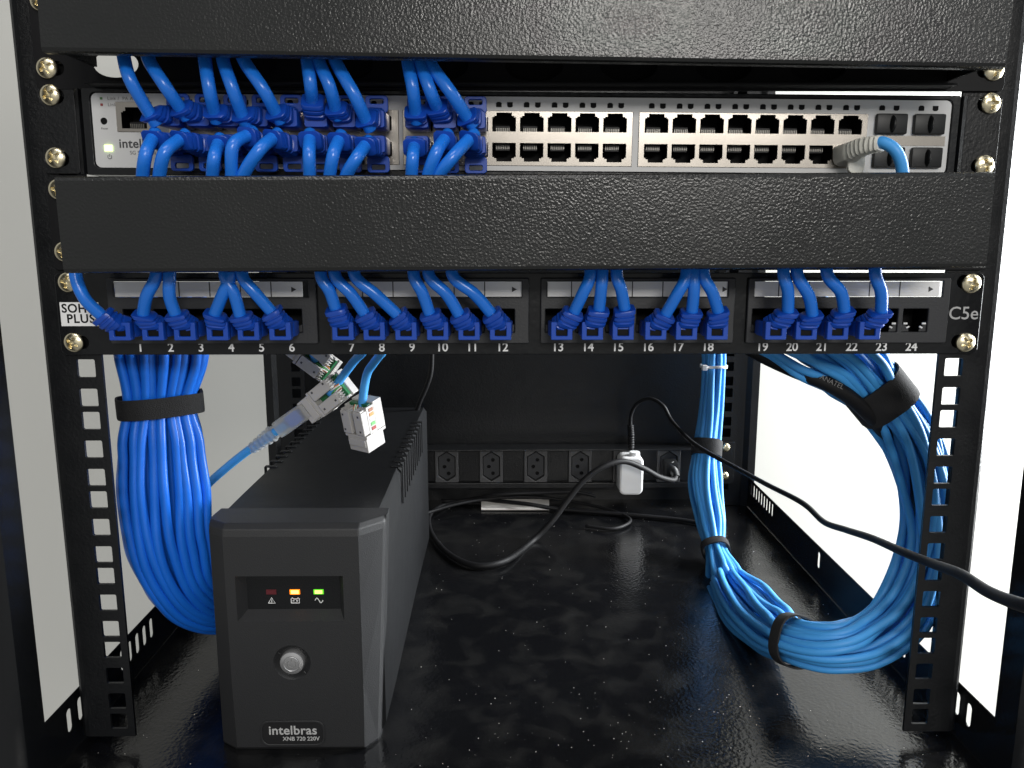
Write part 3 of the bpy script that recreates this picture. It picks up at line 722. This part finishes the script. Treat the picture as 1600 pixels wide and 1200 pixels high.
# ------------------------------------------------------------------ keystone jacks hanging on their cables
def keystone(name_label, pos, rot, cable_pts, stripes=False, cable_r=2.7):
    t = thing('keystone_jack', pos, name_label, 'network jack', 'white jacks hanging behind the patch panel')
    mt = Matrix.Translation(pos) @ rot.to_matrix().to_4x4()     # local: nose points -z, caps face -y
    b = bmesh.new(); box(b, -8, 8, -8, 8, -17, -7, .5, mt); box(b, -7.2, 7.2, -8.9, -8.05, -13, -8, .3, mt); box(b, -6, 6, -6, 6, -17.6, -17.05, .1, mt)
    put('nose', b, M['jack'], t)
    b = bmesh.new(); box(b, -9.3, 9.3, -8.5, 9.5, -6.9, -5.0, .3, mt); box(b, -9, 9, 2.2, 10, -4.9, 15, .5, mt)
    box(b, -9.2, -7.9, -4.5, 2, -4.9, 13.5, .2, mt); box(b, 7.9, 9.2, -4.5, 2, -4.9, 13.5, .2, mt); put('housing', b, M['jack'], t)
    b = bmesh.new(); box(b, -7.7, 7.7, -1.5, 2.0, -4.8, 14, .2, mt); put('circuit_board', b, M['pcb'], t)
    for s in (-1, 1):
        b = bmesh.new(); x0, x1 = sorted((s * 1.6, s * 9.0)); box(b, x0, x1, -9.6, -1.7, -4.2, 11.5, .6, mt)
        for z in (-2.2, 8.2):
            box(b, x0 + 2.4 * (s > 0) + 1.2, x0 + 2.4 * (s > 0) + 2.5, -9.75, -9.55, z, z + 1.3, 0, mt, mi=1)
        for q in range(4): box(b, x0 + .8 + q * 1.7, x0 + 1.3 + q * 1.7, -9.0, -2, 11.4, 12.6, 0, mt)
        put('wire_cap', b, [M['jack'], M['dark_ink']], t)
    for k, (mm, dx) in enumerate((('orange', -1.2), ('white', -.5), ('green', .3), ('white', 1.0), ('brown', 1.6))):
        b = bmesh.new(); pts = [mt @ V(p) for p in ((dx, -3, 14), (dx * 1.6, -4.4 - .4 * k, 10), (dx * 2.6, -3.4, 7 - k))]
        tube(b, catmull(pts, 5), .5, 8); put('wire', b, M[mm], t, smooth='all')
    if stripes:
        for k, mm in enumerate(('brown', 'orange', 'paper', 'green', 'red_ink')):
            b = bmesh.new(); box(b, 9.22, 9.5, -2.5, 1.2, 10 - 3.2 * k, 12.2 - 3.2 * k, 0, mt); put('colour_mark', b, M[mm], t)
    b = bmesh.new(); P = catmull([mt @ V((0, -2.2, 3))] + [V(p) for p in cable_pts[1:]], 10); tube(b, P, cable_r, 14)
    put('cable_jacket', b, M['sky'], t, smooth='all')
    return t
from mathutils import Euler
keystone('white network jack hanging straight down on its blue cable, colour stripes on its side', at(568, 660, 80), Euler((R(14), R(2), R(-34))),
         [at(566, 615, 78), at(572, 590, 76), at(585, 566, 72), at(600, 545, 62), at(606, 510, 50)], stripes=True)
rotm = Euler((R(10), R(52), R(-8)))
keystone('white network jack plugged into the clear-booted cable, under number 7', at(512, 619, 84), rotm,
         [at(535, 590, 82), at(552, 566, 78), at(568, 548, 70), at(580, 515, 55)])
keystone('topmost white network jack half hidden behind the patch panel', at(489, 560, 98), Euler((R(24), R(128), R(16))),
         [at(470, 540, 98), at(480, 520, 88), at(500, 500, 75)])

# cable with a clear boot, from the second jack down to the left
t = thing('patch_cable', at(400, 700, 86), 'blue cable with a clear ribbed boot running from a white jack down to the left', 'network cable')
p0, p1 = at(474, 644, 84), at(425, 678, 86); d = (p1 - p0).normalized(); lat = d.cross(V((0, 1, 0))).normalized()
b = bmesh.new(); loft(b, [ring_section(p0 + d * k, d, lat, 11.6 * s_, 9 * s_, 16, 5) for k, s_ in ((-4, 1), (8, 1), (16, 1), (21, .97))]); put('plug', b, M['clear'], t, smooth=True)
p2 = at(392, 702, 88); secs = []
for k in range(22):
    q = k / 21; secs.append(ring_section(p1.lerp(p2, q) - d * (1 - q) * 2, d, lat, (11.5 - 4 * q) * (1.0 if (k // 2) % 2 else .82), (9.5 - 2.4 * q) * (1.0 if (k // 2) % 2 else .85), 16, 2.6))
b = bmesh.new(); loft(b, secs); put('strain_relief', b, M['clear'], t, smooth=True)
b = bmesh.new(); tube(b, catmull([at(448, 662, 85), at(420, 682, 86), at(385, 706, 88), at(350, 734, 92), at(322, 760, 97), at(290, 800, 104), at(270, 860, 110)], 9), 2.75, 14); put('cable_jacket', b, M['sky'], t, smooth='all')
b = bmesh.new(); box(b, -4, 4, -3, 3, 2, 12, .2, Matrix.Translation(p0) @ Matrix((lat, d.cross(lat), d)).transposed().to_4x4()); put('wire_block', b, M['patch'], t)

# ------------------------------------------------------------------ the UPS
ups = thing('power_backup', (-128, 160, FZ), 'black power backup unit with lit orange and green lamps and a round silver button', 'ups')
b = bmesh.new()
XL, XR = -174.6, -80.6
prof = [(XL + 3, FZ + 3), (XL, FZ + 9), (XL + .3, -90), (XL + 3, -86.2), (XR - 3, -86.2), (XR - .3, -90), (XR, FZ + 9), (XR - 3, FZ + 3)]
loft(b, [[(x + (0 if k < 2 else -1.5 * (1 if x > -128 else -1)), y, z) for x, z in prof] for k, y in enumerate((16, 60, 200, 318))])
put('case', b, M['ups_body'], ups, smooth=True)
for s, xe in ((-1, XL), (1, XR)):
    for k in range(11):
        y = 116 + 13.6 * k; b = bmesh.new(); o_ = 0
        xa, xb = sorted((xe + .3 * s, xe - 7.5 * s)); box(b, xa, xb, y, y + 4.2, -86.1, -85.2, .25)
        xa, xb = sorted((xe - .2 * s, xe + .7 * s)); box(b, xa, xb, y, y + 4.2, -112, -85.4, .3)
        put('vent_fin', b, M['ups_body'], ups)
# front bezel
b = bmesh.new()
def plan(z, k=0):
    f = (z - FZ) / 135
    xr = -83.4 + 6.6 * f; yr = 8 + 5 * f
    return [(-166, 0 + k, z), (-164.6, 0 + k, z), (-165, 0 + k, z)][:0] + [(-165.0, k, z), (-174.6, 6.5 + k, z), (-175.8, 13, z), (-175.9, 20, z), (-175.4, 30, z), (xr - .6, 30, z), (xr, yr + 8, z), (xr - .2, yr + 3, z), (xr - 1.4, yr + k, z), (-90.5, k, z)]
secs = [plan(FZ + .6, 2), plan(FZ + 3), plan(-180), plan(-130), plan(-92), plan(-88.2, .8), plan(-85.6, 4.5)]
rings = [[b.verts.new(p) for p in s_] for s_ in secs]; n = len(rings[0])
for a, c in zip(rings, rings[1:]):
    for k in range(n):
        if k == n - 1 and a[0].co.y < .01 and c[0].co.y < .01: continue   # the flat front is the pierced plate below
        b.faces.new((a[k], a[(k + 1) % n], c[(k + 1) % n], c[k]))
b.faces.new(rings[0]); b.faces.new(rings[-1])
bez = put('front_bezel', b, M['ups'], ups)
bv = bez.modifiers.new('edge', 'BEVEL'); bv.width = .0007; bv.segments = 2; bv.angle_limit = R(20)
b = bmesh.new()
DX0, DX1, DZ0, DZ1 = -159.5, -99.8, -142.0, -115.0
bcx, bcz = -130.3, -166.9
sheet(b, rr(-165.05, FZ + 3, -90.45, -92), [[(DX0, DZ0), (DX1, DZ0), (DX1, DZ1), (DX0, DZ1)], ell(bcx, bcz, 10.5, 10.5, 36)], 0, 1.5)
put('front_plate', b, M['ups'], ups)
b = bmesh.new()   # sloping walls of the display recess
o4 = [(DX0, .1, DZ0), (DX1, .1, DZ0), (DX1, .1, DZ1), (DX0, .1, DZ1)]; i4 = [(DX0 + 4.0, 7, DZ0 + 4.2), (DX1 - 3.4, 7, DZ0 + 4.2), (DX1 - 3.4, 7, DZ1 - 1.6), (DX0 + 4.0, 7, DZ1 - 1.6)]
vo = [b.verts.new(p) for p in o4]; vi = [b.verts.new(p) for p in i4]
for k in range(4): b.faces.new((vo[k], vo[(k + 1) % 4], vi[(k + 1) % 4], vi[k]))
put('display_recess', b, M['ups'], ups)
b = bmesh.new(); box(b, DX0 + 3.5, DX1 - 3, 7.05, 8, DZ0 + 3.8, DZ1 - 1.2); disp = put('display_panel', b, M['ups_body'], ups)
yl = 6.4
for cx, mm, me_ in ((-141.9, 'led_red', 'led_red'), (-128.6, 'led_orange', 'led_orange_edge'), (-115.2, 'led_green', 'led_green_edge')):
    b = bmesh.new(); box(b, cx - 2.9, cx + 2.9, yl + .25, 7, -128.9, -125.9, .2); box(b, cx - 2.1, cx + 2.1, yl, yl + .3, -128.4, -126.4, .1, mi=1)
    put('indicator_light', b, [M[me_], M[mm]], disp)
def strokes(lst, r=.24):
    bm = bmesh.new()
    for l in lst: tube(bm, [(p[0], 6.85, p[1]) for p in l], r, 6)
    return bm
cx, cz = -141.9, -132.6
put('warning_symbol', strokes([[(cx - 1.9, cz - 1.5), (cx, cz + 1.8), (cx + 1.9, cz - 1.5), (cx - 1.9, cz - 1.5)], [(cx, cz + .7), (cx, cz - .9)]]), M['white_ink'], disp)
cx = -128.6
put('battery_symbol', strokes([[(cx - 2.3, cz - 1.5), (cx + 2.3, cz - 1.5), (cx + 2.3, cz + 1), (cx + 1.7, cz + 1.7), (cx + .9, cz + .9), (cx - .9, cz + .9), (cx - 1.7, cz + 1.7), (cx - 2.3, cz + 1), (cx - 2.3, cz - 1.5)],
                               [(cx - 1.5, cz - .2), (cx - .5, cz - .2)], [(cx + .5, cz - .2), (cx + 1.5, cz - .2)], [(cx + 1, cz - .7), (cx + 1, cz + .3)]]), M['white_ink'], disp)
cx = -115.2
put('wave_symbol', strokes([[(cx - 2.2 + 4.4 * k / 14, cz + 1.4 * math.sin(2 * PI * k / 14)) for k in range(15)]]), M['white_ink'], disp)
b = bmesh.new(); lathe(b, [(10.6, .05), (9.8, -.9), (8.4, -3.2), (7.6, -3.6), (7.2, -3.6), (.5, -3.6)], (bcx, 0, bcz), seg=40, cap=False)
put('button_well', b, M['ups'], ups, smooth=True)
b = bmesh.new(); lathe(b, [(6.9, -3.4), (6.9, .2), (6.5, .9), (4.6, 1.3), (4.4, 1.1), (4.0, 1.1), (3.8, 1.35), (.4, 1.5)], (bcx, 0, bcz), seg=40)
btn = put('power_button', b, M['button'], ups, smooth=True)
b = bmesh.new(); tube(b, [(bcx + 2.3 * math.cos(R(a)), -1.42, bcz + 2.3 * math.sin(R(a))) for a in range(125, 416, 15)], .22, 6); tube(b, [(bcx, -1.5, bcz + .6), (bcx, -1.45, bcz + 2.8)], .22, 6)
put('power_symbol', b, M['mid_ink'], btn)
for a in (40, 140, 320): 
    b = bmesh.new(); p = V((bcx + 8.4 * math.cos(R(a)), .2, bcz + 8.4 * math.sin(R(a)))); q = V((bcx + 10 * math.cos(R(a)), -.3, bcz + 10 * math.sin(R(a)))); tube(b, [p, q], .45, 8); put('well_rib', b, M['ups'], ups)
b = bmesh.new(); sheet(b, rr(-150.4, -218.6, -113.4, -202.6, 5), [rr(-149.2, -217.4, -114.6, -203.8, 4.2)], -.8, -.05, bev=.25); bd = put('badge', b, M['ups'], ups)
b = bmesh.new(); sheet(b, rr(-149.1, -217.3, -114.7, -203.9, 4), [], -.35, -.06); put('badge_field', b, M['badge'], bd)
lettering('lettering', 'intelbras', 7.7, -131.8, -.4, -209.0, M['badge_ink'], bd, bold=.13, depth=.12, spacing=1.04)
lettering('lettering', 'XNB 720 220V', 3.4, -127.2, -.4, -214.2, M['badge_ink'], bd, bold=.06, depth=.1)

ups.location += Vector((.3, -4, -1.2)) * S

# ------------------------------------------------------------------ power strip at the back
pd = thing('power_strip', (0, 428, -196), 'black rack power strip with six-sided sockets across the back', 'power strip')
b = bmesh.new(); box(b, -222, 222, 426, 448, -193.5, -157, .8); box(b, -222, 222, 418, 425.8, -157.5, -155.8, .4); box(b, -222, 222, 421, 425.8, -199.8, -194, .5); put('housing', b, M['paint'], pd)
ox = [169.2 - 48.2 * k for k in range(8)]
for x in ox:
    b = bmesh.new()
    hexa = [(x, -158.4), (x + 9.5, -164.5), (x + 9.5, -186), (x, -192.2), (x - 9.5, -186), (x - 9.5, -164.5)]
    sheet(b, rr(x - 12.4, -193.2, x + 12.4, -157.4, .5), [hexa[::-1]], 421.5, 425.9, bev=.3)
    so = put('socket', b, M['socket'], pd)
    b = bmesh.new(); hx = [(x, -160), (x + 8.5, -165.4), (x + 8.5, -185.2), (x, -190.6), (x - 8.5, -185.2), (x - 8.5, -165.4)]
    sheet(b, hx[::-1], [ell(x + 1.8, -168.5, 2.0, 2.0, 16), ell(x - 2.6, -176, 2.1, 2.1, 16), ell(x + 1.8, -183.5, 2.1, 2.1, 16)], 423.6, 424.6); put('socket_face', b, M['module'], so)
    b = bmesh.new(); box(b, x - 9, x + 9, 425.0, 425.8, -191, -159.6); put('socket_holes', b, M['void'], so)
for s in (-1, 1):
    b = bmesh.new(); box(b, *sorted((222.3 * s, 242 * s)), 426.8, 428.6, -197, -150, .3); put('bracket', b, M['paint'], pd)
    for z in (-156, -188): screw(231.5 * s, 426.5, z, pd, 20, .9)
# white charger with its long black cord
t = thing('charger', at(985, 770, 405), 'white plug-in charger in a socket with a long black cord', 'charger')
b = bmesh.new(); c = at(985, 740, 404); sheet(b, rr(c.x - 12.6, c.z - 21.5, c.x + 12.6, c.z + 20, 6), [], 396, 421, bev=2.2); put('charger_body', b, M['white'], t, smooth=True)
b = bmesh.new(); tube(b, [(c.x + 4, 404, c.z + 17), (c.x + 4, 404, c.z + 24)], 5.5, 18); put('neck', b, M['white'], t, smooth=True)
b = bmesh.new(); P = catmull([at(986, 702, 404), at(986, 680, 403), at(985, 664, 402)], 12)
tube(b, P, lambda q: 3.6 if int(q * 22) % 2 else 2.9, 14); put('strain_relief', b, M['rubber'], t, smooth=True)
b = bmesh.new(); P = catmull([at(985, 675, 402), at(986, 648, 400), at(996, 630, 396), at(1016, 623, 388), at(1036, 634, 376), at(1050, 658, 362), at(1078, 688, 300), at(1108, 708, 270), at(1150, 731, 235), at(1200, 758, 175), at(1240, 778, 130), at(1262, 792, 105), at(1288, 816, 70),
                                at(1322, 828, 25), at(1362, 841, -30), at(1410, 862, -85), at(1455, 880, -125), at(1500, 897, -165), at(1545, 925, -195), at(1600, 946, -225), at(1680, 962, -250)], 9)
tube(b, P, lambda q: 1.95, 14); put('cord', b, M['rubber'], t, smooth='all')
# black power plug and the cord that curls over the tray
t = thing('power_cable', at(1045, 750, 405), 'black power cord plugged into the last socket and curling over the tray', 'power cord')
b = bmesh.new(); box(b, 169.2 - 7, 169.2 + 7, 402, 421.2, -184, -166, 2.5); tube(b, catmull([at(1046, 725, 408), at(1053, 737, 404), at(1056, 746, 398)], 6), lambda q: 6 - 1.5 * q, 14); put('plug', b, M['black'], t, smooth=True)
b = bmesh.new(); P = catmull([at(1056, 742, 400), at(1052, 750, 392), at(1030, 745, 380), at(1004, 731, 368), at(975, 721, 358), at(945, 728, 350), at(915, 748, 345), at(888, 780, 340), at(862, 815, 332), at(830, 847, 318), atz(790, 876, -219), atz(745, 884, -219.4), atz(705, 868, -219.4), atz(677, 838, -219.4),
                               atz(671, 808, -219.4), atz(690, 790, -219.4), atz(730, 781, -218), at(780, 773, 418), at(850, 770, 420), at(900, 769, 421), at(930, 775, 425)], 9)
tube(b, P, lambda q: 2.9 if q < .55 else 2.9 - 1.0 * min(1, (q - .55) * 6), 14); put('cord', b, M['rubber'], t, smooth='all')
# second thin black cord lying along the back of the tray
b = bmesh.new(); tube(b, catmull([atz(690, 783, -220), atz(760, 782, -219), atz(820, 787, -214), atz(870, 795, -219), atz(930, 800, -220), atz(1000, 806, -220), atz(1060, 812, -220), atz(1120, 822, -220)], 9), 2.2, 12)
o = put('power_cable', b, M['rubber'], None, smooth='all'); tag(o, 'thin black cord lying straight along the back of the tray', 'cord')
b = bmesh.new(); tube(b, catmull([at(675, 520, 300), at(674, 575, 300), at(668, 600, 300), at(655, 630, 302), at(645, 660, 306)], 9), 2.2, 12)
o = put('thin_cord', b, M['rubber'], None, smooth='all'); tag(o, 'thin black cord dropping behind the power backup unit', 'cord')
b = bmesh.new(); tube(b, catmull([atz(640, 812, -218), atz(672, 800, -217), atz(718, 787, -214), atz(778, 778, -213), atz(840, 777, -214), atz(895, 784, -218), atz(950, 796, -220), atz(985, 812, -220), atz(960, 826, -220), atz(915, 822, -220)], 9), 1.7, 12)
o = put('thin_cord', b, M['rubber'], None, smooth='all'); tag(o, 'thin black cord crossing over the white card and hooking back on the tray', 'cord')
# paper card at the back of the tray
q = [atz(752, 797, FZ + 1.2), atz(858, 797, FZ + 1.2), atz(858, 781, FZ + 3), atz(752, 781, FZ + 3)]
b = bmesh.new(); lo_ = [b.verts.new(p) for p in q]; hi_ = [b.verts.new(p + V((0, 0, 1))) for p in q]
b.faces.new(lo_); b.faces.new(hi_)
for k in range(4): b.faces.new((lo_[k], lo_[(k + 1) % 4], hi_[(k + 1) % 4], hi_[k]))
o = put('paper_card', b, M['paper']); tag(o, 'white strip of card lying at the back of the tray', 'card')

# crumbs of dust on the tray
b = bmesh.new(); rnd = random.Random(4)
for k in range(330):
    x = rnd.uniform(-250, 250) if k % 3 else rnd.gauss(60, 70); y = rnd.uniform(-20, 440) if k % 4 else rnd.uniform(-20, 60)
    if not -252 < x < 252: continue
    if -180 < x < -75 and y < 322: continue
    r = rnd.uniform(.11, .26) * (1.4 if rnd.random() < .1 else 1)
    bmesh.ops.create_icosphere(b, subdivisions=1, radius=r, matrix=Matrix.Translation((x, y, FZ + r * .8)) @ Matrix.Diagonal((rnd.uniform(.7, 1.5), rnd.uniform(.7, 1.4), .8, 1)))
o = put('dust', b, M['paper']); tag(o, 'pale specks of dust scattered over the black tray', 'dust', kind='stuff')
